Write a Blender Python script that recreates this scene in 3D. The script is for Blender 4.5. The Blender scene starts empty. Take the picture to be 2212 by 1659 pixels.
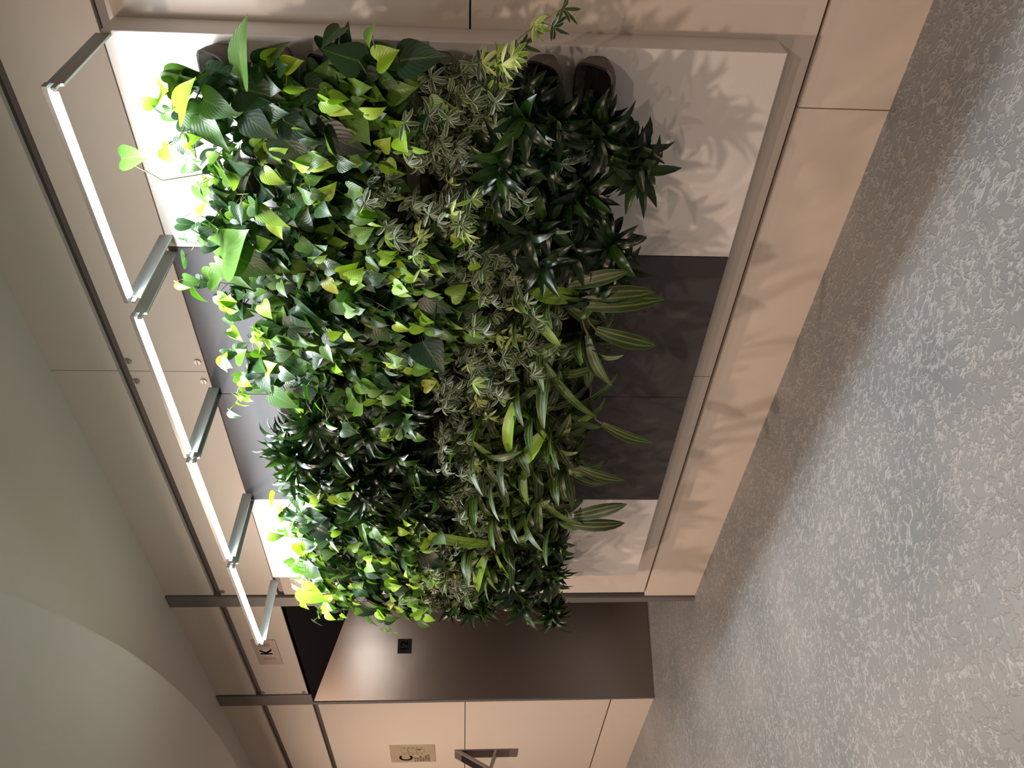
import bpy, math, random
from mathutils import Vector, Matrix
scene = bpy.context.scene
COL = scene.collection

# ------------------------------------------------------------------ camera
cam_data = bpy.data.cameras.new('camera')
cam = bpy.data.objects.new('camera', cam_data)
COL.objects.link(cam)
scene.camera = cam
YAW, PITCH, ROLL = math.radians(43.943), math.radians(-3.239), math.radians(0.515)
fwd = Vector((-math.sin(YAW)*math.cos(PITCH), math.cos(YAW)*math.cos(PITCH), math.sin(PITCH)))
r0 = Vector((math.cos(YAW), math.sin(YAW), 0)); u0 = r0.cross(fwd)
right = r0*math.cos(ROLL) + u0*math.sin(ROLL)
up = -r0*math.sin(ROLL) + u0*math.cos(ROLL)
# the phone was held sideways: frame-right is down in the room, frame-up is room-right
m = Matrix((( -up.x, right.x, -fwd.x), (-up.y, right.y, -fwd.y), (-up.z, right.z, -fwd.z)))
cam.matrix_world = Matrix.Translation((0, -2.435, 1.40)) @ m.to_4x4()
cam_data.sensor_width = 36.0
cam_data.sensor_fit = 'HORIZONTAL'
cam_data.lens = 1649.7/2212*36
cam_data.clip_start = 0.05

# ------------------------------------------------------------------ world, lights, exposure
w = bpy.data.worlds.new('world'); scene.world = w; w.use_nodes = True
bg = w.node_tree.nodes['Background']
bg.inputs[0].default_value = (1.0, 0.80, 0.68, 1)
bg.inputs[1].default_value = 0.13
vs = scene.view_settings
vs.view_transform = 'Standard'; vs.look = 'None'; vs.gamma = 1; vs.exposure = 0.0
vs.use_curve_mapping = False
DOWN = [(-3.45, -1.45, 2.97, 30), (-1.15, -2.1, 2.97, 26), (0.6, -3.1, 2.97, 26), (-6.5, -1.8, 2.97, 52), (-4.6, -4.2, 2.97, 30), (-1.5, -5.2, 2.97, 30)]
for x, y, z, e in DOWN:
    l = bpy.data.lights.new('ceiling_spot', 'AREA'); l.shape = 'DISK'; l.size = 0.11
    l.energy = e*1.3; l.color = (1.0, 0.735, 0.57)
    o = bpy.data.objects.new('ceiling_spot', l); COL.objects.link(o); o.location = (x, y, z)
LED_E = 15.5
LED_C = (0.90, 0.97, 1.0)
BARS = [(-0.859, -1.526), (-1.604, -2.269), (-2.319, -2.981), (-3.053, -3.752)]
BAR_Y, BAR_Z = -0.478, 2.46
for a, b in BARS:
    l = bpy.data.lights.new('bar_light', 'AREA'); l.shape = 'RECTANGLE'
    l.size = a-b-0.01; l.size_y = 0.022; l.energy = LED_E; l.color = LED_C
    o = bpy.data.objects.new('bar_light', l); COL.objects.link(o)
    o.location = ((a+b)/2, BAR_Y, BAR_Z-0.004); o.rotation_euler = (math.radians(4), 0, 0)
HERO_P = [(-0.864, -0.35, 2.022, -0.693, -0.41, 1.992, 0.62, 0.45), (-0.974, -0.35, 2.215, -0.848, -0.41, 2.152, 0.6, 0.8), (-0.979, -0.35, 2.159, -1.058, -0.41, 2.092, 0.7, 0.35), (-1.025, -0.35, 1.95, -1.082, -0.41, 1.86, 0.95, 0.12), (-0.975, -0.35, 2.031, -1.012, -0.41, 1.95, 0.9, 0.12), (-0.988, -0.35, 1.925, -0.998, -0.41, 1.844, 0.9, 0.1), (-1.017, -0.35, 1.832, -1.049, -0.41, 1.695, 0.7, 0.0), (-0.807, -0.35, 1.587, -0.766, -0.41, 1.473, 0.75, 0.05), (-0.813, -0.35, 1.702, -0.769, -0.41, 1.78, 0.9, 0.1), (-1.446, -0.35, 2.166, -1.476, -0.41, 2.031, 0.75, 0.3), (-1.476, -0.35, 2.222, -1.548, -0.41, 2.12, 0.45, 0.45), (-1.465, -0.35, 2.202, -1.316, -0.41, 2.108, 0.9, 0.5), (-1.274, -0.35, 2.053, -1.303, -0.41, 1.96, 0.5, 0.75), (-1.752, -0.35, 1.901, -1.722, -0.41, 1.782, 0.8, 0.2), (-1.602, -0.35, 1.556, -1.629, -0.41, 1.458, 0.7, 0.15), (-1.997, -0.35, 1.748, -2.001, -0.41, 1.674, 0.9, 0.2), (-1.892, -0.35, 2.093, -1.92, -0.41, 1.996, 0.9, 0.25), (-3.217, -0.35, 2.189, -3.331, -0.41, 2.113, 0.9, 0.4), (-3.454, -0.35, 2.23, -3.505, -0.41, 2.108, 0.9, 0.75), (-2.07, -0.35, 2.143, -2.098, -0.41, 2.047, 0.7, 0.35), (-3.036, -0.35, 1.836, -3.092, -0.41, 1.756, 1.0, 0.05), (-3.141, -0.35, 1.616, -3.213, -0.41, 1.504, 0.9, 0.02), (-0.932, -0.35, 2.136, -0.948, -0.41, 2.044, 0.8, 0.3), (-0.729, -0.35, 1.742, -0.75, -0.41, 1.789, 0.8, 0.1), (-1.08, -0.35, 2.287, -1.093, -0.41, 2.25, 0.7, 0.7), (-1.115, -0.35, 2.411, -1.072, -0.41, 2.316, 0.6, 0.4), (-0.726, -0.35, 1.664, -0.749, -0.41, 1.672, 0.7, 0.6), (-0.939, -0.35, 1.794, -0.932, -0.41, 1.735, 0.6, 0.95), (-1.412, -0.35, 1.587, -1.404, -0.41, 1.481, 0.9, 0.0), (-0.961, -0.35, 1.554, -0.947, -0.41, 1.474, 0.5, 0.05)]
HERO_L = [(-2.085, -0.38, 1.223, -2.375, -0.46, 1.227, 0.03, 1.0), (-2.247, -0.38, 1.095, -2.375, -0.46, 1.173, 0.03, 1.0), (-2.459, -0.38, 1.158, -2.662, -0.46, 1.134, 0.02, 0.6), (-2.686, -0.38, 1.076, -2.82, -0.46, 0.872, 0.02, 0.6), (-2.424, -0.38, 1.234, -2.285, -0.46, 1.381, 0.02, 0.6), (-2.193, -0.38, 0.87, -2.242, -0.46, 0.673, 0.025, 0.2), (-2.805, -0.38, 0.931, -2.663, -0.46, 0.731, 0.03, 0.0), (-2.858, -0.38, 0.936, -2.789, -0.46, 0.719, 0.03, 0.0), (-3.014, -0.38, 1.287, -2.932, -0.46, 1.559, 0.03, 0.7), (-3.117, -0.38, 1.306, -3.402, -0.46, 1.351, 0.03, 0.8), (-3.118, -0.38, 1.259, -3.392, -0.46, 1.098, 0.02, 0.95), (-3.157, -0.38, 1.312, -3.39, -0.46, 1.239, 0.02, 0.8), (-1.563, -0.38, 1.032, -1.514, -0.46, 1.174, 0.03, 0.8), (-1.565, -0.38, 1.016, -1.496, -0.46, 0.812, 0.03, 0.2), (-1.605, -0.38, 1.015, -1.528, -0.46, 0.771, 0.03, 0.2), (-1.711, -0.38, 0.954, -1.724, -0.46, 0.756, 0.03, 0.2), (-1.662, -0.38, 1.157, -1.712, -0.46, 1.089, 0.02, 0.7), (-1.522, -0.38, 1.075, -1.422, -0.46, 0.911, 0.025, 0.2), (-1.739, -0.38, 0.979, -1.942, -0.46, 0.866, 0.025, 0.2), (-2.154, -0.38, 0.899, -1.902, -0.46, 1.104, 0.025, 0.5), (-2.464, -0.38, 0.936, -2.472, -0.46, 0.759, 0.025, 0.1)]

# ------------------------------------------------------------------ helpers
def tag(o, label=None, cat=None, group=None, kind=None):
    if label: o['label'] = label
    if cat: o['category'] = cat
    if group: o['group'] = group
    if kind: o['kind'] = kind
    return o
def empty(name, loc):
    o = bpy.data.objects.new(name, None); COL.objects.link(o); o.location = loc
    o.empty_display_size = 0.05
    return o
class MB:
    def __init__(s): s.v, s.f, s.mi, s.uv, s.c = [], [], [], [], []
    def add(s, vs, fs, mi=0, uvs=None, tint=None):
        n = len(s.v); s.v += [tuple(p) for p in vs]
        s.f += [tuple(i+n for i in f) for f in fs]; s.mi += [mi]*len(fs)
        s.uv += uvs if uvs else [(0, 0)]*len(vs)
        s.c += [tint if tint is not None else 0.0]*len(vs)
    def box(s, x0, x1, y0, y1, z0, z1, mi=0):
        v = [(x, y, z) for x in (x0, x1) for y in (y0, y1) for z in (z0, z1)]
        s.add(v, [(0,1,3,2), (4,6,7,5), (0,4,5,1), (2,3,7,6), (0,2,6,4), (1,5,7,3)], mi)
    def quad(s, a, b, c, d, mi=0): s.add([a, b, c, d], [(0,1,2,3)], mi)
    def prism(s, poly, off, mi=0):
        n = len(poly); off = Vector(off)
        v = [Vector(p) for p in poly] + [Vector(p)+off for p in poly]
        s.add(v, [tuple(range(n-1, -1, -1)), tuple(range(n, 2*n))] + [(i, (i+1) % n, n+(i+1) % n, n+i) for i in range(n)], mi)
    def tube(s, pts, r, n=4, mi=0, r1=None, tint=0.5):
        pts = [Vector(p) for p in pts]; m_ = len(pts); vs = []
        for i, p in enumerate(pts):
            d = (pts[min(i+1, m_-1)] - pts[max(i-1, 0)]).normalized()
            a = d.cross(Vector((0.3, 0.2, 0.93))).normalized(); b = d.cross(a)
            rr = r if r1 is None else r + (r1-r)*i/(m_-1)
            for k in range(n):
                t = 2*math.pi*k/n; vs.append(p + a*(rr*math.cos(t)) + b*(rr*math.sin(t)))
        fs = [(i*n+k, i*n+(k+1) % n, (i+1)*n+(k+1) % n, (i+1)*n+k) for i in range(m_-1) for k in range(n)]
        fs += [tuple(range(n-1, -1, -1)), tuple((m_-1)*n+k for k in range(n))]
        s.add(vs, fs, mi, None, tint)
    def cyl(s, c, axis, r, h, n=20, mi=0):
        c = Vector(c); a = Vector(axis).normalized(); s.tube([c, c+a*h], r, n, mi)
    def build(s, name, mats, parent=None, loc=(0, 0, 0), smooth=False, bevel=0):
        me = bpy.data.meshes.new(name)
        L = Vector(loc)
        me.from_pydata([(p[0]-L.x, p[1]-L.y, p[2]-L.z) for p in s.v], [], s.f)
        for mt in (mats if isinstance(mats, (list, tuple)) else [mats]): me.materials.append(mt)
        me.polygons.foreach_set('material_index', s.mi)
        if smooth: me.polygons.foreach_set('use_smooth', [True]*len(s.f))
        uvl = me.uv_layers.new(name='UVMap')
        flat = []
        for p in me.polygons:
            for vi in p.vertices: flat += s.uv[vi]
        uvl.data.foreach_set('uv', flat)
        at = me.attributes.new('tint', 'FLOAT', 'POINT'); at.data.foreach_set('value', s.c)
        me.update()
        o = bpy.data.objects.new(name, me); COL.objects.link(o)
        if parent: o.parent = parent
        else: o.location = L
        if bevel:
            b = o.modifiers.new('bevel', 'BEVEL'); b.width = bevel; b.segments = 2; b.limit_method = 'ANGLE'
        return o

# ------------------------------------------------------------------ materials
def mat(name, col, rough=0.5, metal=0.0, noise=0.0, bump=0.0, scale=20, spec=None):
    m = bpy.data.materials.new(name); m.use_nodes = True; nt = m.node_tree; N = nt.nodes; b = N['Principled BSDF']
    b.inputs['Roughness'].default_value = rough; b.inputs['Metallic'].default_value = metal
    if spec is not None: b.inputs['Specular IOR Level'].default_value = spec
    b.inputs['Base Color'].default_value = (*col, 1)
    if noise or bump:
        tc = N.new('ShaderNodeTexCoord'); n = N.new('ShaderNodeTexNoise')
        n.inputs['Scale'].default_value = scale; n.inputs['Detail'].default_value = 4
        nt.links.new(tc.outputs['Object'], n.inputs['Vector'])
        if noise:
            mx = N.new('ShaderNodeMixRGB'); mx.inputs[1].default_value = tuple(c*(1-noise) for c in col)+(1,)
            mx.inputs[2].default_value = tuple(min(1, c*(1+noise)) for c in col)+(1,)
            nt.links.new(n.outputs['Fac'], mx.inputs[0]); nt.links.new(mx.outputs[0], b.inputs['Base Color'])
        if bump:
            bp = N.new('ShaderNodeBump'); bp.inputs['Strength'].default_value = bump; bp.inputs['Distance'].default_value = 0.01
            nt.links.new(n.outputs['Fac'], bp.inputs['Height']); nt.links.new(bp.outputs[0], b.inputs['Normal'])
    return m
M = {}
M['panel'] = mat('wall_panel_paint', (0.70, 0.63, 0.56), 0.5, noise=0.02, bump=0.03, scale=8)
M['panel_base'] = mat('wall_base_paint', (0.72, 0.64, 0.56), 0.55, noise=0.03, bump=0.12, scale=14)
M['ceiling'] = mat('ceiling_paint', (0.60, 0.57, 0.53), 0.7, noise=0.02, scale=3)
M['groove'] = mat('groove_backing', (0.06, 0.05, 0.05), 0.6)
M['channel'] = mat('channel_metal', (0.20, 0.18, 0.18), 0.4, 0.7)
M['white'] = mat('white_board', (0.78, 0.75, 0.72), 0.4, noise=0.01, scale=6)
M['dark'] = mat('dark_board', (0.062, 0.056, 0.060), 0.5, noise=0.04, scale=40, spec=0.25)
M['bracket'] = mat('bracket_metal', (0.34, 0.37, 0.37), 0.45, 0.6)
M['bolt'] = mat('bolt_steel', (0.36, 0.35, 0.35), 0.4, 0.9)
M['black'] = mat('soffit_black', (0.006, 0.006, 0.007), 0.55)
M['pot'] = mat('pot_felt', (0.125, 0.105, 0.095), 0.8, noise=0.2, bump=0.1, scale=60)
M['pot_rim'] = mat('pot_rim', (0.06, 0.05, 0.045), 0.45)
M['soil'] = mat('soil', (0.012, 0.009, 0.007), 0.95, noise=0.4, bump=0.5, scale=90)
M['plate'] = mat('sign_steel', (0.40, 0.33, 0.29), 0.42, 0.6, noise=0.06, scale=9)
M['plate_light'] = mat('sign_light_steel', (0.52, 0.46, 0.42), 0.4, 0.5)
M['brass'] = mat('sign_brass', (0.60, 0.52, 0.37), 0.35, 0.35, noise=0.25, scale=7)
M['ink'] = mat('sign_ink', (0.003, 0.003, 0.006), 0.8, spec=0.0)
M['ink_soft'] = mat('sign_ink_soft', (0.13, 0.10, 0.09), 0.6)
M['badge'] = mat('badge_black', (0.016, 0.015, 0.015), 0.7, spec=0.15)
M['device'] = mat('device_bronze', (0.26, 0.22, 0.21), 0.42, 0.65)
M['trim'] = mat('trim_steel', (0.21, 0.20, 0.195), 0.45, 0.4, noise=0.06, scale=30)
M['glass'] = mat('device_glass', (0.008, 0.008, 0.01), 0.08)
def brushed():
    m = mat('brushed_steel', (0.28, 0.232, 0.205), 0.28, 1.0); nt = m.node_tree; N = nt.nodes; b = N['Principled BSDF']
    tc = N.new('ShaderNodeTexCoord'); mp = N.new('ShaderNodeMapping'); mp.inputs['Scale'].default_value = (6, 6, 400)
    n = N.new('ShaderNodeTexNoise'); n.inputs['Scale'].default_value = 2; n.inputs['Detail'].default_value = 3
    nt.links.new(tc.outputs['Object'], mp.inputs[0]); nt.links.new(mp.outputs[0], n.inputs['Vector'])
    bp = N.new('ShaderNodeBump'); bp.inputs['Strength'].default_value = 0.06; bp.inputs['Distance'].default_value = 0.002
    nt.links.new(n.outputs['Fac'], bp.inputs['Height']); nt.links.new(bp.outputs[0], b.inputs['Normal'])
    b.inputs['Anisotropic'].default_value = 0.6
    return m
M['steel'] = brushed()
def glow(name, col, s):
    m = bpy.data.materials.new(name); m.use_nodes = True; p = m.node_tree.nodes['Principled BSDF']
    p.inputs['Emission Color'].default_value = (*col, 1); p.inputs['Emission Strength'].default_value = s; return m
M['glow'] = glow('bar_diffuser_glow', LED_C, 22.0)
def floor_mat():
    m = mat('resin_floor', (0.40, 0.40, 0.39), 0.42); nt = m.node_tree; N = nt.nodes; K = nt.links.new; b = N['Principled BSDF']
    tc = N.new('ShaderNodeTexCoord')
    warp = N.new('ShaderNodeTexNoise'); warp.inputs['Scale'].default_value = 5; warp.inputs['Detail'].default_value = 2
    K(tc.outputs['Object'], warp.inputs['Vector'])
    mixv = N.new('ShaderNodeMixRGB'); mixv.blend_type = 'ADD'; mixv.inputs[0].default_value = 0.12
    K(tc.outputs['Object'], mixv.inputs[1]); K(warp.outputs['Color'], mixv.inputs[2])
    def rings(scale, lo, hi, dist=0.6):
        n = N.new('ShaderNodeTexNoise'); n.inputs['Scale'].default_value = scale; n.inputs['Detail'].default_value = 2.5
        n.inputs['Distortion'].default_value = dist; K(mixv.outputs[0], n.inputs['Vector'])
        s = N.new('ShaderNodeMath'); s.operation = 'SUBTRACT'; s.inputs[1].default_value = 0.53; K(n.outputs['Fac'], s.inputs[0])
        a = N.new('ShaderNodeMath'); a.operation = 'ABSOLUTE'; K(s.outputs[0], a.inputs[0])
        r = N.new('ShaderNodeMapRange'); r.inputs['From Min'].default_value = lo; r.inputs['From Max'].default_value = hi
        r.inputs['To Min'].default_value = 1; r.inputs['To Max'].default_value = 0; K(a.outputs[0], r.inputs['Value'])
        return r
    r1 = rings(27, 0.0, 0.060, 0.2); r2 = rings(11, 0.0, 0.020, 0.1)
    area = N.new('ShaderNodeTexNoise'); area.inputs['Scale'].default_value = 1.6; area.inputs['Detail'].default_value = 3
    K(tc.outputs['Object'], area.inputs['Vector'])
    mxr = N.new('ShaderNodeMath'); mxr.operation = 'MAXIMUM'; K(r1.outputs[0], mxr.inputs[0]); K(r2.outputs[0], mxr.inputs[1])
    base = N.new('ShaderNodeValToRGB'); base.color_ramp.elements[0].position = 0.3; base.color_ramp.elements[1].position = 0.7
    base.color_ramp.elements[0].color = (0.140, 0.158, 0.172, 1); base.color_ramp.elements[1].color = (0.235, 0.235, 0.238, 1)
    K(area.outputs['Fac'], base.inputs[0])
    fac = N.new('ShaderNodeMath'); fac.operation = 'MULTIPLY'; fac.inputs[1].default_value = 0.40; K(mxr.outputs[0], fac.inputs[0])
    col = N.new('ShaderNodeMixRGB'); col.inputs[2].default_value = (0.46, 0.465, 0.46, 1); K(fac.outputs[0], col.inputs[0]); K(base.outputs[0], col.inputs[1])
    K(col.outputs[0], b.inputs['Base Color'])
    bp = N.new('ShaderNodeBump'); bp.inputs['Strength'].default_value = 0.6; bp.inputs['Distance'].default_value = 0.0055
    K(mxr.outputs[0], bp.inputs['Height']); K(bp.outputs[0], b.inputs['Normal'])
    return m
M['floor'] = floor_mat()

def leaf_mat(name, stops, rough, pattern=None, transl=0.3, tcol=None):
    m = bpy.data.materials.new(name); m.use_nodes = True; nt = m.node_tree; N = nt.nodes; K = nt.links.new; b = N['Principled BSDF']
    at = N.new('ShaderNodeAttribute'); at.attribute_name = 'tint'
    rp = N.new('ShaderNodeValToRGB'); el = rp.color_ramp.elements
    while len(el) < len(stops): el.new(0.5)
    for e, (p, c) in zip(el, stops): e.position = p; e.color = (*c, 1)
    K(at.outputs['Fac'], rp.inputs[0]); col = rp.outputs[0]
    uv = N.new('ShaderNodeUVMap'); sx = N.new('ShaderNodeSeparateXYZ'); K(uv.outputs[0], sx.inputs[0])
    if pattern:
        cr = N.new('ShaderNodeValToRGB'); ce = cr.color_ramp.elements; pts, pcol, amt = pattern
        while len(ce) < len(pts): ce.new(0.5)
        for e, (p, v) in zip(ce, pts): e.position = p; e.color = (v, v, v, 1)
        K(sx.outputs['X'], cr.inputs[0])
        mu = N.new('ShaderNodeMath'); mu.operation = 'MULTIPLY'; mu.inputs[1].default_value = amt; K(cr.outputs[0], mu.inputs[0])
        mx = N.new('ShaderNodeMixRGB'); mx.inputs[2].default_value = (*pcol, 1); K(mu.outputs[0], mx.inputs[0]); K(col, mx.inputs[1]); col = mx.outputs[0]
    K(col, b.inputs['Base Color']); b.inputs['Roughness'].default_value = rough; b.inputs['Specular IOR Level'].default_value = 0.4
    w_ = N.new('ShaderNodeTexWave'); w_.inputs['Scale'].default_value = 2.2; w_.inputs['Distortion'].default_value = 0.4
    ab = N.new('ShaderNodeMath'); ab.operation = 'SUBTRACT'; ab.inputs[1].default_value = 0.5; K(sx.outputs['X'], ab.inputs[0])
    a2 = N.new('ShaderNodeMath'); a2.operation = 'ABSOLUTE'; K(ab.outputs[0], a2.inputs[0])
    a3 = N.new('ShaderNodeMath'); a3.operation = 'MULTIPLY'; a3.inputs[1].default_value = -1.1 if name[0] == 'p' else 2.2; K(a2.outputs[0], a3.inputs[0])
    a4 = N.new('ShaderNodeMath'); a4.operation = 'ADD'; K(a3.outputs[0], a4.inputs[0])
    if name[0] == 'p': K(sx.outputs['Y'], a4.inputs[1])
    cb = N.new('ShaderNodeCombineXYZ'); K(a4.outputs[0], cb.inputs['X']); K(cb.outputs[0], w_.inputs['Vector'])
    bp = N.new('ShaderNodeBump'); bp.inputs['Strength'].default_value = 0.14; bp.inputs['Distance'].default_value = 0.002
    K(w_.outputs['Fac'], bp.inputs['Height']); K(bp.outputs[0], b.inputs['Normal'])
    tr = N.new('ShaderNodeBsdfTranslucent')
    hs = N.new('ShaderNodeMixRGB'); hs.blend_type = 'MULTIPLY'; hs.inputs[0].default_value = 1; hs.inputs[2].default_value = tcol or (1.25, 1.7, 0.45, 1)
    K(col, hs.inputs[1]); K(hs.outputs[0], tr.inputs[0])
    ms = N.new('ShaderNodeMixShader'); ms.inputs[0].default_value = transl
    K(b.outputs[0], ms.inputs[1]); K(tr.outputs[0], ms.inputs[2]); K(ms.outputs[0], N['Material Output'].inputs[0])
    return m
MID = [(0.0, 0), (0.46, 0), (0.5, 1), (0.54, 0)]
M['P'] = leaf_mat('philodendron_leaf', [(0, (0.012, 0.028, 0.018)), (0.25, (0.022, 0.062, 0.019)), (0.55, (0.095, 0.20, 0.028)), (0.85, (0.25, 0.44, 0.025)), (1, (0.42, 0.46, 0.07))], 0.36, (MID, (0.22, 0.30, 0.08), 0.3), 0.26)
M['D'] = leaf_mat('dracaena_leaf', [(0, (0.003, 0.009, 0.003)), (0.6, (0.007, 0.027, 0.005)), (1, (0.045, 0.12, 0.008))], 0.24, ([(0, 0), (0.25, 1), (0.5, 0), (0.75, 1), (1, 0)], (0.009, 0.026, 0.007), 0.5), 0.12)
M['L'] = leaf_mat('striped_dracaena_leaf', [(0, (0.012, 0.028, 0.007)), (0.5, (0.034, 0.085, 0.010)), (1, (0.20, 0.38, 0.015))], 0.34, ([(0, 0.4), (0.12, 0.0), (0.26, 0.1), (0.34, 1), (0.40, 0.1), (0.60, 0.1), (0.66, 1), (0.74, 0.1), (0.88, 0), (1, 0.4)], (0.30, 0.34, 0.15), 0.55), 0.22)
M['S'] = leaf_mat('umbrella_leaflet', [(0, (0.038, 0.062, 0.050)), (0.6, (0.085, 0.14, 0.080)), (0.8, (0.22, 0.38, 0.05)), (1, (0.46, 0.52, 0.16))], 0.34, ([(0, 1), (0.10, 0.9), (0.16, 0), (0.84, 0), (0.90, 0.9), (1, 1)], (0.60, 0.63, 0.45), 0.7), 0.22)
M['stem'] = mat('plant_stem', (0.16, 0.17, 0.05), 0.6)
M['cane'] = mat('plant_cane', (0.10, 0.08, 0.04), 0.8)

# ------------------------------------------------------------------ room shell
XA, XB = -11.0, 5.0            # ends of the wall
JL, JR = -5.59, -4.165         # lift opening
H1, H2, ZC = 2.503, 2.878, 3.172
f = MB(); f.quad((XA, -8, 0), (XB, -8, 0), (XB, 1.1, 0), (XA, 1.1, 0)); tag(f.build('floor', M['floor']), 'grey resin floor with embossed ripple pattern', kind='structure')
c = MB(); c.box(XA, XB, -8, 0.2, ZC, ZC+0.1); tag(c.build('ceiling', M['ceiling']), 'flat painted ceiling above the wall', kind='structure')
# curved lower soffit
cx, cy, R_ = -5.75, -9.85, 9.47
arc = []
for i in range(97):
    a = math.radians(150 - i*120/96)
    x, y = cx + R_*math.cos(a), cy + R_*math.sin(a)
    if x > XA: arc.append((x, max(y, -8), 3.0))
arc = [p for p in arc if p[1] > -7.99]
poly = arc + [(arc[-1][0], -8, 3.0), (XA, -8, 3.0), (XA, arc[0][1], 3.0)]
s_ = MB(); s_.prism(poly, (0, 0, 0.171)); tag(s_.build('ceiling_soffit', M['ceiling']), 'lower ceiling soffit with long curved edge', kind='structure')
wl = MB()
G = 0.012
def panels(mb, xs, z0, z1, mi=0, y=0.0, t=0.022, g=0.004):
    for a, b_ in zip(xs[:-1], xs[1:]): mb.box(a+g/2, b_-g/2, y, y+t, z0, z1, mi)
LP, RP = [XA, -9.9, -7.75, JL], [-4.10, -2.29, -0.45, 1.4, 3.2, XB]
for xs in (LP, RP):
    panels(wl, xs, 0.325, 1.403); panels(wl, xs, 1.409, 2.480); panels(wl, xs, 2.52, 2.846)
    panels(wl, xs, 2.892, ZC)
panels(wl, [XA, -8.6, JL+0.01], 0.0, 0.312, 1); panels(wl, [-4.14, -1.057, 2.1, XB], 0.0, 0.312, 1)
panels(wl, [JR-0.055, JL+0.15][::-1], 2.525, 2.846); panels(wl, [JR-0.055, JL+0.15][::-1], 2.892, ZC)
wl.box(XA, JL, 0.022, 0.06, 0, ZC, 2); wl.box(JR+0.03, XB, 0.022, 0.06, 0, ZC, 2); wl.box(JL, JR+0.03, 0.022, 0.06, H1+0.005, ZC, 2)
for z0, z1 in ((2.848, 2.874), (2.486, 2.512)):
    wl.box(XA, JL, 0.012, 0.021, z0, z1, 3); wl.box(-4.10, XB, 0.012, 0.021, z0, z1, 3)
wl.box(JL+0.15, JR-0.055, 0.012, 0.021, 2.848, 2.874, 3)
wl.box(JL+0.15, JR-0.055, 0.0, 0.021, 2.503, 2.52, 3)
wall = wl.build('wall_back', [M['panel'], M['panel_base'], M['groove'], M['channel']]); tag(wall, 'cream panelled wall with dark reveals', kind='structure')
for (x, z) in [(-2.231, 2.832), (-2.232, 2.547), (-2.347, 2.832), (-2.346, 2.547), (-4.056, 2.832), (-4.062, 2.547), (-5.405, 2.838), (-5.41, 2.553), (-0.52, 2.832)]:
    b_ = MB(); b_.cyl((x, 0.0, z), (0, -1, 0), 0.014, 0.006, 24); b_.box(x-0.0125, x+0.0125, -0.0066, -0.006, z-0.0012, z+0.0012, 1)
    b_.build('bolt', [M['bolt'], M['groove']], wall, smooth=False)
# other walls of the lobby, behind and beside the camera
o_ = MB(); o_.box(XA, XB, -8.1, -8.0, 0, ZC); tag(o_.build('wall_front', M['panel']), 'cream wall across the lobby', kind='structure')
o_ = MB(); o_.box(XA-0.1, XA, -8.0, 0.0, 0, ZC); tag(o_.build('wall_left', M['panel']), 'cream wall at the lobby end', kind='structure')

# lift portal
pt = empty('door_1', (-4.87, 0, 0)); tag(pt, kind='structure'); PL = (-4.87, 0, 0)
k_ = (H1-2.314)/0.524; YD = 0.74; ZD = H1 - k_*YD
A0, A1 = (-5.559, 0.0), (-5.559+0.274/0.622*YD, YD)
b_ = MB()
b_.prism([(A0[0], 0, 0.001), (A1[0], A1[1], 0.001), (A1[0], A1[1], ZD), (A0[0], 0, H1)], (-0.03, 0.012, 0)); b_.build('splayed_jamb', M['steel'], pt, PL)
b_ = MB(); b_.prism([(JR-0.022, 0.0, 0.001), (JR-0.022, YD, 0.001), (JR-0.022, YD, ZD), (JR-0.022, 0.0, H1)], (0.03, 0, 0)); b_.build('jamb', M['steel'], pt, PL)
b_ = MB(); b_.prism([(JR-0.022, 0.0, H1), (A0[0], 0, H1), (A1[0], YD, ZD), (JR-0.022, YD, ZD)], (0, 0, 0.02)); b_.build('soffit', M['black'], pt, PL)
xm = (A1[0]+JR)/2
for a_, c_ in ((A1[0]-0.06, xm-0.003), (xm+0.003, JR+0.02)):
    b_ = MB(); b_.box(a_, c_, YD+0.01, YD+0.04, 0.008, ZD+0.05); b_.build('door_leaf', M['steel'], pt, PL)
b_ = MB(); b_.box(A1[0]-0.1, JR+0.05, YD+0.045, YD+0.06, 0.001, ZD+0.2); b_.build('shaft_cover', M['black'], pt, PL)
b_ = MB()
b_.prism([(-4.147, -0.012, 0.0), (-4.187, -0.012, 0.0), (-4.213, -0.012, H1), (-4.216, -0.012, ZC-0.004), (-4.103, -0.012, ZC-0.004)], (0, 0.034, 0)); b_.build('jamb_trim', M['trim'], pt, PL, bevel=0.002)
b_ = MB()
b_.prism([(-5.559, -0.012, 0.0), (-5.575, -0.012, 0.0), (-5.597, -0.012, ZC-0.004), (-5.45, -0.012, ZC-0.004), (-5.436, -0.012, H1), (-5.559, -0.012, H1)], (0, 0.034, 0)); b_.build('jamb_trim', M['trim'], pt, PL, bevel=0.002)

# ------------------------------------------------------------------ lettering
def text(body, size, mtl, parent, o, xdir, zdir, thick=0.0006, off=0.0, name='lettering', align='CENTER'):
    cu = bpy.data.curves.new('t', 'FONT'); cu.body = body; cu.size = size; cu.extrude = thick; cu.offset = off
    cu.align_x = align; cu.align_y = 'CENTER'; cu.resolution_u = 3
    t = bpy.data.objects.new('t', cu); COL.objects.link(t)
    bpy.context.view_layer.update()
    me = bpy.data.meshes.new_from_object(t.evaluated_get(bpy.context.evaluated_depsgraph_get()))
    bpy.data.objects.remove(t); bpy.data.curves.remove(cu)
    X = Vector(xdir).normalized(); Z = Vector(zdir).normalized(); Y = X.cross(Z)
    mw = Matrix((( X.x, Z.x, Y.x), (X.y, Z.y, Y.y), (X.z, Z.z, Y.z))).to_4x4(); mw.translation = Vector(o)
    me.transform(mw); me.materials.clear(); me.materials.append(mtl)
    ob = bpy.data.objects.new(name, me); COL.objects.link(ob)
    if parent: ob.parent = parent; ob.matrix_parent_inverse = Matrix.Translation(-parent.location)
    return ob
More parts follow.
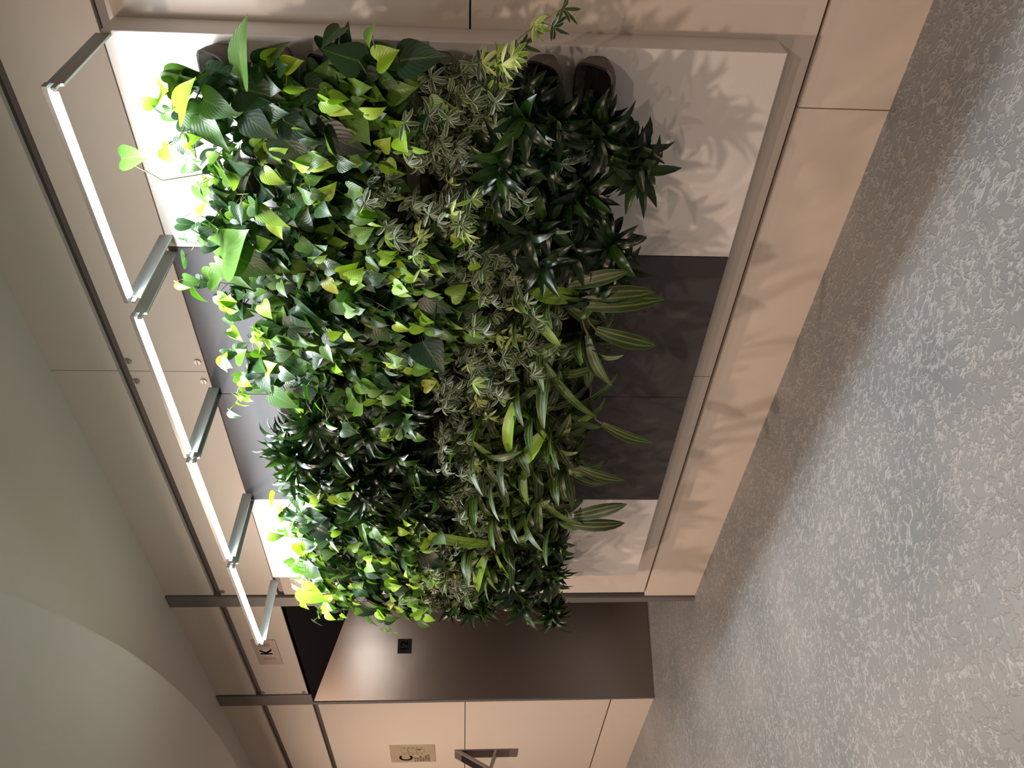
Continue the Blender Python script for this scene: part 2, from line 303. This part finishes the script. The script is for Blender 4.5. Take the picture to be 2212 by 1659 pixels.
def child(mb, name, m_, root, **k): return mb.build(name, m_, root, tuple(root.location), **k)
# K plate over the lift
kp = empty('lift_sign', (-4.808, 0, 2.703)); tag(kp, 'steel letter K sign plate above the lift opening', 'sign')
b_ = MB(); b_.box(-4.975, -4.64, -0.004, -0.0005, 2.627, 2.780); child(b_, 'plate', M['plate'], kp, bevel=0.001)
b_ = MB(); b_.box(-4.850, -4.755, -0.0052, -0.0042, 2.660, 2.752); child(b_, 'letter_panel', M['plate_light'], kp)
text('K', 0.105, M['ink'], kp, (-4.80, -0.0058, 2.704), (1, 0, 0), (0, 0, 1), off=0.003, name='letter')
for j, xx in enumerate((-4.722, -4.700)):
    b_ = MB()
    for k in range(6):
        b_.box(xx, xx+0.014, -0.0045, -0.0041, 2.672+0.013*k, 2.680+0.013*k)
    child(b_, 'raised_text', M['ink_soft'], kp)
b_ = MB()
for k in range(6):
    b_.box(-4.905, -4.880, -0.0045, -0.0041, 2.664+0.013*k, 2.668+0.013*k)
child(b_, 'raised_text', M['ink_soft'], kp)
# 12 badge on the splayed jamb
dv = Vector((A1[0]-A0[0], YD, 0)).normalized(); nv = Vector((dv.y, -dv.x, 0)); ce = Vector((-5.4075, 0.339, 1.861)) + nv*0.001
nb = empty('floor_badge', ce); tag(nb, 'black square badge numbered 12 on the brushed steel lift jamb', 'sign')
def sq(c_, hw, hh, y0, y1, mb):
    p = [c_ + dv*sx*hw + Vector((0, 0, sz*hh)) + nv*y0 for sx, sz in ((-1, -1), (1, -1), (1, 1), (-1, 1))]
    mb.prism(p, nv*(y1-y0))
b_ = MB(); sq(ce, 0.052, 0.052, 0.0, 0.003, b_); child(b_, 'plate', M['badge'], nb)
text('12', 0.078, M['ink'], nb, ce + nv*0.0042, dv, (0, 0, 1), name='numeral', off=0.0012)
# brass notice left of the lift
cs = empty('evacuation_notice', (-6.575, 0, 1.833)); tag(cs, 'brass fire notice plate lettered C left of the lift', 'sign')
b_ = MB(); b_.box(-6.755, -6.395, -0.005, -0.0005, 1.650, 2.016); child(b_, 'plate', M['brass'], cs, bevel=0.001)
text('C', 0.155, M['ink'], cs, (-6.665, -0.006, 1.885), (1, 0, 0), (0, 0, 1), off=0.002, name='letter')
for k, t_ in enumerate(['IN CASE', 'OF FIRE', 'USE STAIRS', 'UNLESS', 'OTHERWISE', 'INSTRUCTED']):
    text(t_, 0.024, M['ink_soft'], cs, (-6.735, -0.0058, 1.816-0.0225*k), (1, 0, 0), (0, 0, 1), align='LEFT', name='text_line')
b_ = MB()
def fr(x0, x1, z0, z1, t=0.0018):
    b_.box(x0, x1, -0.0058, -0.0052, z0, z0+t); b_.box(x0, x1, -0.0058, -0.0052, z1-t, z1); b_.box(x0, x0+t, -0.0058, -0.0052, z0, z1); b_.box(x1-t, x1, -0.0058, -0.0052, z0, z1)
fr(-6.555, -6.465, 1.87, 1.925); fr(-6.555, -6.465, 1.80, 1.868); fr(-6.545, -6.475, 1.735, 1.798); b_.box(-6.50, -6.47, -0.0058, -0.0052, 1.765, 1.79)
for k in range(5): b_.box(-6.585, -6.572, -0.0058, -0.0052, 1.75+0.035*k, 1.765+0.035*k); b_.box(-6.448, -6.436, -0.0058, -0.0052, 1.75+0.035*k, 1.765+0.035*k)
child(b_, 'floor_map', M['ink_soft'], cs)
# triangular wall device
tx0, tx1 = -6.675, -6.51
td = empty('wall_terminal', (-6.59, 0, 0.972)); tag(td, 'triangular bronze wall terminal with black glass screen beside the lift', 'terminal')
b_ = MB(); b_.box(tx0, tx1, -0.008, -0.0005, 0.972, 1.489); child(b_, 'back_plate', M['device'], td, bevel=0.001)
ap = (-0.165, 1.205)
def band(p, q, r, s2, mb): mb.prism([(tx0, p[0], p[1]), (tx0, q[0], q[1]), (tx0, r[0], r[1]), (tx0, s2[0], s2[1])], (tx1-tx0, 0, 0))
b_ = MB(); band((-0.008, 1.489), ap, (-0.137, 1.205), (-0.0085, 1.440), b_); child(b_, 'front_face', M['device'], td, bevel=0.002)
b_ = MB(); band(ap, (-0.008, 1.140), (-0.0085, 1.166), (-0.137, 1.206), b_); child(b_, 'lower_face', M['device'], td, bevel=0.002)
d1 = Vector((0, ap[0]+0.008, ap[1]-1.489)); n1 = Vector((0, d1.z, -d1.y)).normalized()
if n1.y > 0: n1 = -n1
P0 = Vector((0, -0.008, 1.489))
b_ = MB(); p0 = P0 + d1*0.20 + n1*0.0004; p1 = P0 + d1*0.93 + n1*0.0004
b_.prism([(tx0+0.018, p0.y, p0.z), (tx1-0.018, p0.y, p0.z), (tx1-0.018, p1.y, p1.z), (tx0+0.018, p1.y, p1.z)], n1*0.0015); sc_ = child(b_, 'screen', M['glass'], td)

# ------------------------------------------------------------------ planter board and light bars
TB, Z7, Z8 = 0.113, 0.447, 2.465
XE = [-0.840, -1.579, -2.311, -3.035, -3.732]
bd = empty('planter_board', (-2.286, 0, Z7)); tag(bd, 'large planter board of white and charcoal panels fixed to the wall', 'planter board')
for i in range(4):
    b_ = MB(); b_.box(XE[i+1]+0.001, XE[i]-0.001, -TB, -0.001, Z7, Z8)
    child(b_, 'panel', M['white' if i in (0, 3) else 'dark'], bd, bevel=0.003)['label'] = ['white end panel', 'charcoal middle panel', 'charcoal middle panel', 'white end panel'][i]
BL = ['cool white light bar nearest the camera, above the near white panel', 'cool white light bar second from the near board end', 'cool white light bar third from the near board end', 'cool white light bar nearest the lift, above the far white panel']
for i, (a, b) in enumerate(BARS):
    lt = empty('light_bar', ((a+b)/2, BAR_Y, BAR_Z)); tag(lt, BL[i], 'light', 'light bars above the plant board')
    q = MB(); q.box(b-0.012, a+0.012, BAR_Y-0.013, BAR_Y+0.013, BAR_Z+0.0105, BAR_Z+0.024); child(q, 'housing', M['bracket'], lt, bevel=0.001)
    q = MB(); q.box(b+0.012, a-0.012, BAR_Y-0.014, BAR_Y+0.014, BAR_Z-0.0025, BAR_Z+0.010); child(q, 'diffuser', M['glow'], lt, bevel=0.002)
    for x in (a+0.006, b-0.006):
        q = MB(); q.box(x-0.004, x+0.004, BAR_Y+0.0135, -TB-0.0005, BAR_Z-0.022, BAR_Z+0.022); q.box(x-0.004, x+0.004, BAR_Y-0.013, BAR_Y+0.0135, BAR_Z-0.012, BAR_Z+0.0015)
        child(q, 'arm', M['bracket'], lt, bevel=0.0015)

# ------------------------------------------------------------------ leaves
DN = Vector((0, 0, -1))
HEART = [(0, -0.075, 0.13), (0.008, -0.115, 0.29), (0.05, -0.045, 0.43), (0.13, 0.07, 0.495), (0.24, 0.20, 0.505), (0.38, 0.36, 0.445), (0.53, 0.52, 0.345), (0.68, 0.68, 0.225), (0.80, 0.80, 0.125), (0.90, 0.90, 0.055), (1, 1, 0)]
LANCE = [(0, 0, 0.30), (0.12, 0.12, 0.62), (0.32, 0.32, 1.0), (0.55, 0.55, 0.95), (0.78, 0.78, 0.55), (1, 1, 0)]
STRAP = [(0, 0, 0.50), (0.12, 0.12, 0.66), (0.28, 0.28, 0.90), (0.46, 0.46, 1.0), (0.64, 0.64, 0.95), (0.80, 0.80, 0.70), (0.92, 0.92, 0.36), (1, 1, 0)]
SMALL = [(0, 0, 0.15), (0.25, 0.25, 0.75), (0.55, 0.55, 1.0), (0.8, 0.8, 0.7), (1, 1, 0)]
def leaf(mb, base, d, n, L, W, shape, droop=0.3, fold=0.2, tint=0.5, ns=2, mi=0, twist=0.0):
    """W = half width scale; droop = total bend in radians away from the blade normal"""
    d = d.normalized(); n = (n - d*n.dot(d))
    if n.length < 1e-4: n = Vector((0.1, -1, 0.3)) - d*Vector((0.1, -1, 0.3)).dot(d)
    n.normalize(); s = d.cross(n)
    spine = []; p = base.copy(); t0 = 0
    for (tc, ts, w_) in shape:
        dt = tc-t0; t0 = tc
        if dt:
            r = Matrix.Rotation(-droop*dt, 3, s); d = r @ d; n = r @ n
            if twist:
                r = Matrix.Rotation(twist*dt, 3, d); n = r @ n; s = r @ s
        p = p + d*(L*dt); spine.append((p.copy(), d.copy(), n.copy(), s.copy()))
    vs, fs, uv = [], [], []; m_ = 2*ns+1
    for (tc, ts, w_), (p, d, n, s) in zip(shape, spine):
        for k in range(-ns, ns+1):
            a = k/ns
            q = p + s*(a*w_*W) + n*(fold*abs(a)**1.4*w_*W) + d*((ts-tc)*abs(a)*L)
            vs.append(q); uv.append((0.5+0.5*a, tc))
    for i in range(len(shape)-1):
        for k in range(m_-1):
            fs.append((i*m_+k, i*m_+k+1, (i+1)*m_+k+1, (i+1)*m_+k))
    mb.add(vs, fs, mi, uv, tint)
R = random.Random(7)
def rv(s=1.0): return Vector((R.uniform(-s, s), R.uniform(-s, s), R.uniform(-s, s)))
def path(p, d, L, n, grav, jit=0.12):
    pts = [p.copy()]; d = d.normalized()
    for i in range(n):
        d = (d + DN*(grav/n) + rv(jit)).normalized(); p = p + d*(L/n)
        if p.y > -0.15: p.y = -0.15; d.y = -abs(d.y)
        pts.append(p.copy())
    return pts
def along(pts, t):
    x = t*(len(pts)-1); i = min(int(x), len(pts)-2); return pts[i].lerp(pts[i+1], x-i), (pts[i+1]-pts[i]).normalized()
def heart(fo, st, p, d, L, tint, nn=None):
    """petiole from stem point p, then a hanging heart blade"""
    pd = (d*0.3 + Vector((R.uniform(-1, 1), R.uniform(-0.9, 0.15), R.uniform(-0.2, 0.9)))).normalized()
    pl = L*R.uniform(0.35, 0.8); q = p + pd*pl
    if q.y > -0.16: q.y = -0.16
    st.tube([p, p.lerp(q, 0.55)+Vector((0, 0, 0.004)), q], 0.0012, 3, 0)
    n = nn or (Vector((0, -0.62, 0.55)) + rv(0.55))
    tip = DN*0.75 + pd*0.55 + rv(0.45)
    leaf(fo, q, tip, n, L, L*R.uniform(0.74, 0.95), HEART, R.uniform(0.2, 0.9), R.uniform(0.05, 0.4), tint, ns=3 if L > 0.07 else 2)
def philo(fo, st, m0, row, col, big):
    nv_ = R.randint(6, 8)
    for v in range(nv_):
        up_ = 0.5 if row == 0 else 0.25
        d = Vector((R.uniform(-0.75, 0.75), -1.0 if row or v % 2 else -0.6, R.uniform(-0.4, up_) if row or v % 2 else R.uniform(0.4, 1.1)))
        Lv = (R.uniform(0.12, 0.24) if v else R.uniform(0.22, 0.32))*(0.88+0.04*row)
        pts = path(m0 + Vector((R.uniform(-0.045, 0.045), 0, R.uniform(-0.02, 0.03))), d, Lv, 6, R.uniform(0.5, 1.6) if row or v % 2 else R.uniform(0.1, 0.9))
        st.tube(pts, 0.0026, 4, 0, 0.0012)
        nl = int(Lv/0.030)+1
        for k in range(nl):
            t = (k+1)/nl; p, dd = along(pts, t*0.999)
            young = t > 0.6
            L = R.uniform(0.052, 0.090) * (0.85 if young else 1.1)
            tint = R.choice([0.62, 0.75, 0.85, 0.9]) if (young and R.random() < 0.42) else R.uniform(0.08, 0.60)
            if R.random() < 0.012: tint = 1.0
            heart(fo, st, p, dd, L, tint)
    for k in range(big):
        p = m0 + Vector((R.uniform(-0.06, 0.06), R.uniform(-0.10, -0.01), R.uniform(-0.05, 0.04)))
        heart(fo, st, p, Vector((R.uniform(-1, 1), -0.8, 0.2)), R.uniform(0.10, 0.145), R.uniform(0.0, 0.28))
def compacta(fo, st, m0, row, col, bright):
    for k in range(R.choice([2, 2, 3])):
        ax = Vector((R.uniform(-0.45, 0.45), -1.0, R.uniform(-0.25, 0.55))).normalized()
        c0 = m0 + Vector((R.uniform(-0.03, 0.03), 0, 0)); Ls = R.uniform(0.11, 0.20)
        c1 = c0 + ax*Ls + Vector((0, 0, -0.015)); st.tube([c0, c0.lerp(c1, 0.5), c1], 0.007, 6, 0)
        a = ax.cross(Vector((0, 0, 1))).normalized(); b = ax.cross(a)
        nl = R.randint(24, 30)
        for i in range(nl):
            t = i/nl; ph = i*2.4+R.uniform(-0.3, 0.3)
            el = math.radians(14 + 74*(1-t) + R.uniform(-12, 12))
            d = ax*math.cos(el) + (a*math.cos(ph)+b*math.sin(ph))*math.sin(el)
            n = ax*math.sin(el) - (a*math.cos(ph)+b*math.sin(ph))*math.cos(el)
            p = c1 - ax*(0.075*(1-t)); L = (0.085 + 0.055*math.sin(math.pi*min(1, 0.35+0.75*(1-t)))) * R.uniform(0.85, 1.15)
            leaf(fo, p, d, n, L, 0.0175*R.uniform(0.8, 1.15), LANCE, R.uniform(0.6, 1.9), 0.45, min(1, max(0, R.gauss(0.38, 0.2) + (0.4 if R.random() < bright else 0))), twist=R.uniform(-0.8, 0.8))
def striped(fo, st, m0, row, col):
    for k in range(R.choice([1, 2, 2])):
        ax = Vector((R.uniform(-0.4, 0.4), -1.0, R.uniform(-0.1, 0.5))).normalized()
        c1 = m0 + ax*R.uniform(0.06, 0.14); st.tube([m0, m0.lerp(c1, 0.5), c1], 0.008, 6, 0)
        a = ax.cross(Vector((0, 0, 1))).normalized(); b = ax.cross(a); nl = R.randint(9, 11)
        for i in range(nl):
            t = i/nl; ph = i*2.4+R.uniform(-0.3, 0.3); el = math.radians(12+70*(1-t)+R.uniform(-8, 8))
            d = ax*math.cos(el) + (a*math.cos(ph)+b*math.sin(ph))*math.sin(el); n = ax*math.sin(el) - (a*math.cos(ph)+b*math.sin(ph))*math.cos(el)
            L = R.uniform(0.17, 0.28); dr = (1.0 + 0.9*max(0, n.z + 0.3))*R.uniform(0.6, 1.3)
            leaf(fo, c1 - ax*(0.05*(1-t)), d, n if n.z > -0.5 else -n, L, 0.0225*R.uniform(0.75, 1.15), STRAP, dr, 0.35, min(1, max(0, R.gauss(0.22, 0.2))), twist=R.uniform(-1.0, 1.0))
def umbrella(fo, st, m0, row, col):
    for v in range(R.randint(8, 9) if col < 6 else R.randint(6, 8)):
        d = Vector((R.uniform(-0.9, 0.9), -1.0, R.uniform(-0.7, 0.5)))
        Lv = R.uniform(0.14, 0.31)*(1.0 if col < 6 else 0.85); pts = path(m0 + Vector((R.uniform(-0.05, 0.05), 0, R.uniform(-0.02, 0.03))), d, Lv, 6, R.uniform(0.3, 1.2), 0.18)
        st.tube(pts, 0.0018, 3, 0, 0.001)
        nw = R.randint(4, 6); pale = R.random() < 0.16
        for k in range(nw):
            p, dd = along(pts, (0.3 + 0.7*(k+1)/nw)*0.999)
            pd = (dd + rv(0.9)).normalized(); q = p + pd*R.uniform(0.015, 0.035)
            if q.y > -0.16: q.y = -0.16
            st.tube([p, q], 0.0009, 3, 0)
            ax = (pd*0.5 + Vector((0, -0.5, 0.5)) + rv(0.5)).normalized(); a = ax.cross(Vector((0.2, 0.1, 1))).normalized(); b = ax.cross(a)
            nf = R.randint(5, 7); tt = R.uniform(0.75, 1.0) if (pale or R.random() < 0.08) else R.uniform(0.0, 0.55)
            for i in range(nf):
                ph = 2*math.pi*i/nf+R.uniform(-0.25, 0.25); rad = a*math.cos(ph)+b*math.sin(ph)
                leaf(fo, q, rad + ax*R.uniform(0.0, 0.6) + DN*0.8 + Vector((0,-0.25,0)), ax + rv(0.4), R.uniform(0.034, 0.060), R.uniform(0.0046, 0.0078), SMALL, R.uniform(0.2, 1.3), 0.5, min(1, max(0, tt+R.uniform(-0.1, 0.1))), ns=2)
def pot_mesh(x, z):
    mb = MB(); th = math.radians(38); av = Vector((0, -math.cos(th), math.sin(th))); bv = Vector((0, math.sin(th), math.cos(th)))
    def ring(cx_, cz_, hw, hh, cpt, n=28):
        out = []
        for i in range(n):
            t = 2*math.pi*i/n; c_, s2 = math.cos(t), math.sin(t); e = 0.55
            out.append(cpt + Vector((1, 0, 0))*(math.copysign(abs(c_)**e, c_)*hw) + bv*(math.copysign(abs(s2)**e, s2)*hh))
        return out
    cc = Vector((x, -TB-0.088, z+0.018))
    lip = ring(0, 0, 0.070, 0.068, cc); lip2 = ring(0, 0, 0.063, 0.061, cc); lipt = ring(0, 0, 0.0705, 0.0685, cc - av*0.006)
    back = [Vector((p.x*0.9+x*0.1, -TB-0.0005, z-0.012+(p.z-z)*0.80)) for p in lip]
    mid = [Vector((p.x, -TB-0.0005-max(0.004, (-TB-p.y))*0.55, p.z-0.012)) for p in lip]
    inner = ring(0, 0, 0.056, 0.054, cc - av*0.040)
    inner = [Vector((p.x, min(p.y, -TB-0.006), p.z)) for p in inner]
    n = 28; rings = [back, mid, lipt, lip, lip2, inner]; vs = [p for r in rings for p in r]
    def q(i): return [(i*n+k, i*n+(k+1) % n, (i+1)*n+(k+1) % n, (i+1)*n+k) for k in range(n)]
    mb.add(vs, q(0)+q(1)+q(2), 0)
    mb.add(vs, q(3), 1); mb.add(vs, q(4), 0); mb.add(vs, [tuple(5*n+k for k in range(n))], 2)
    mb.add(vs, [tuple(range(n-1, -1, -1))], 0)
    return mb
TABLE = ['PPPPSSDD', 'PPPSSDDD', 'PPPSSDDD', 'PPPPSSDD', 'PPPPPSLL', 'PPPPSSLL', 'PPPPSSLL', 'DPPDSLLL',
         'DDDDSLLL', 'DDDDSLLL', 'PPDDSLLL', 'PPPDSLLL', 'PPPPSLLD', 'PPPSLLDD', 'PPPSSLDD', 'PPPSDDDD']
NAMES = {'P': ('heartleaf_philodendron', 'heartleaf philodendron', 'trailing philodendrons on the planter board'),
         'D': ('compact_dracaena', 'dark compact dracaena', 'dark dracaenas on the planter board'),
         'L': ('striped_dracaena', 'lime-striped dracaena', 'striped dracaenas on the planter board'),
         'S': ('variegated_schefflera', 'small-leaved variegated schefflera', 'scheffleras on the planter board')}
ORD = ['first', 'second', 'third', 'fourth', 'fifth', 'sixth', 'seventh', 'eighth']
ROWS = ['top row under the lights'] + [w_+' row under the lights' for w_ in ORD[1:7]] + ['bottom row']
PARTM = {'P': 'stem', 'D': 'cane', 'L': 'cane', 'S': 'stem'}
grid = {}
for i in range(16):
    x = -0.93 - 0.1808*i
    for k in range(8):
        z = 2.125 - 0.1575*k - (0.08 if i % 2 else 0)
        grid[(i, k)] = (x, z, TABLE[i][k])
def nearest(x, z, sp):
    return min((g for g in grid if grid[g][2] == sp), key=lambda g: (grid[g][0]-x)**2 + (grid[g][1]-z)**2)
extra = {}
for h in HERO_P: extra.setdefault(nearest(h[0], h[2], 'P'), []).append(h)
for h in HERO_L: extra.setdefault(nearest(h[0], h[2], 'L'), []).append(h)
for (i, k), (x, z, sp) in grid.items():
    nm, words, grp = NAMES[sp]
    root = empty(nm, (x, -TB, z-0.07))
    place = (ORD[i]+' column from the near board end') if i < 8 else (ORD[15-i]+' column from the lift end')
    tag(root, f'{words}, {ROWS[k]}, {place}', 'plant', grp)
    pm = pot_mesh(x, z); pm.build('pot', [M['pot'], M['pot_rim'], M['soil']], root, tuple(root.location), smooth=True)
    fo, st = MB(), MB(); m0 = Vector((x, -TB-0.085, z+0.02))
    if sp == 'P': philo(fo, st, m0, k, i, R.choice([1, 2, 3]))
    elif sp == 'D': compacta(fo, st, m0, k, i, 0.08 if i < 5 else 0.16)
    elif sp == 'L': striped(fo, st, m0, k, i)
    else: umbrella(fo, st, m0, k, i)
    for h in extra.get((i, k), []):
        a, b = Vector(h[0:3]), Vector(h[3:6]); L = (b-a).length
        if sp == 'P':
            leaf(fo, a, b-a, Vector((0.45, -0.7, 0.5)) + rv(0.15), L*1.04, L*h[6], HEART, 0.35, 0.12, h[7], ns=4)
        else:
            leaf(fo, a, (b-a)+Vector((0, 0, L*0.25)), Vector((0.3, -0.6, 0.7)), L*1.06, h[6]*1.05, STRAP, 0.6, 0.25, h[7])
        mm = (a-m0).length; st.tube([m0, m0.lerp(a, 0.3)+Vector((0.1*mm, -0.06*mm, -0.05*mm)), m0.lerp(a, 0.7)+Vector((-0.06*mm, -0.10*mm, -0.04*mm)), a], 0.002 if sp == 'P' else 0.005, 4, 0)
    fo.build('foliage', M[sp], root, tuple(root.location), smooth=True)
    st.build('stems', M[PARTM[sp]], root, tuple(root.location), smooth=True)
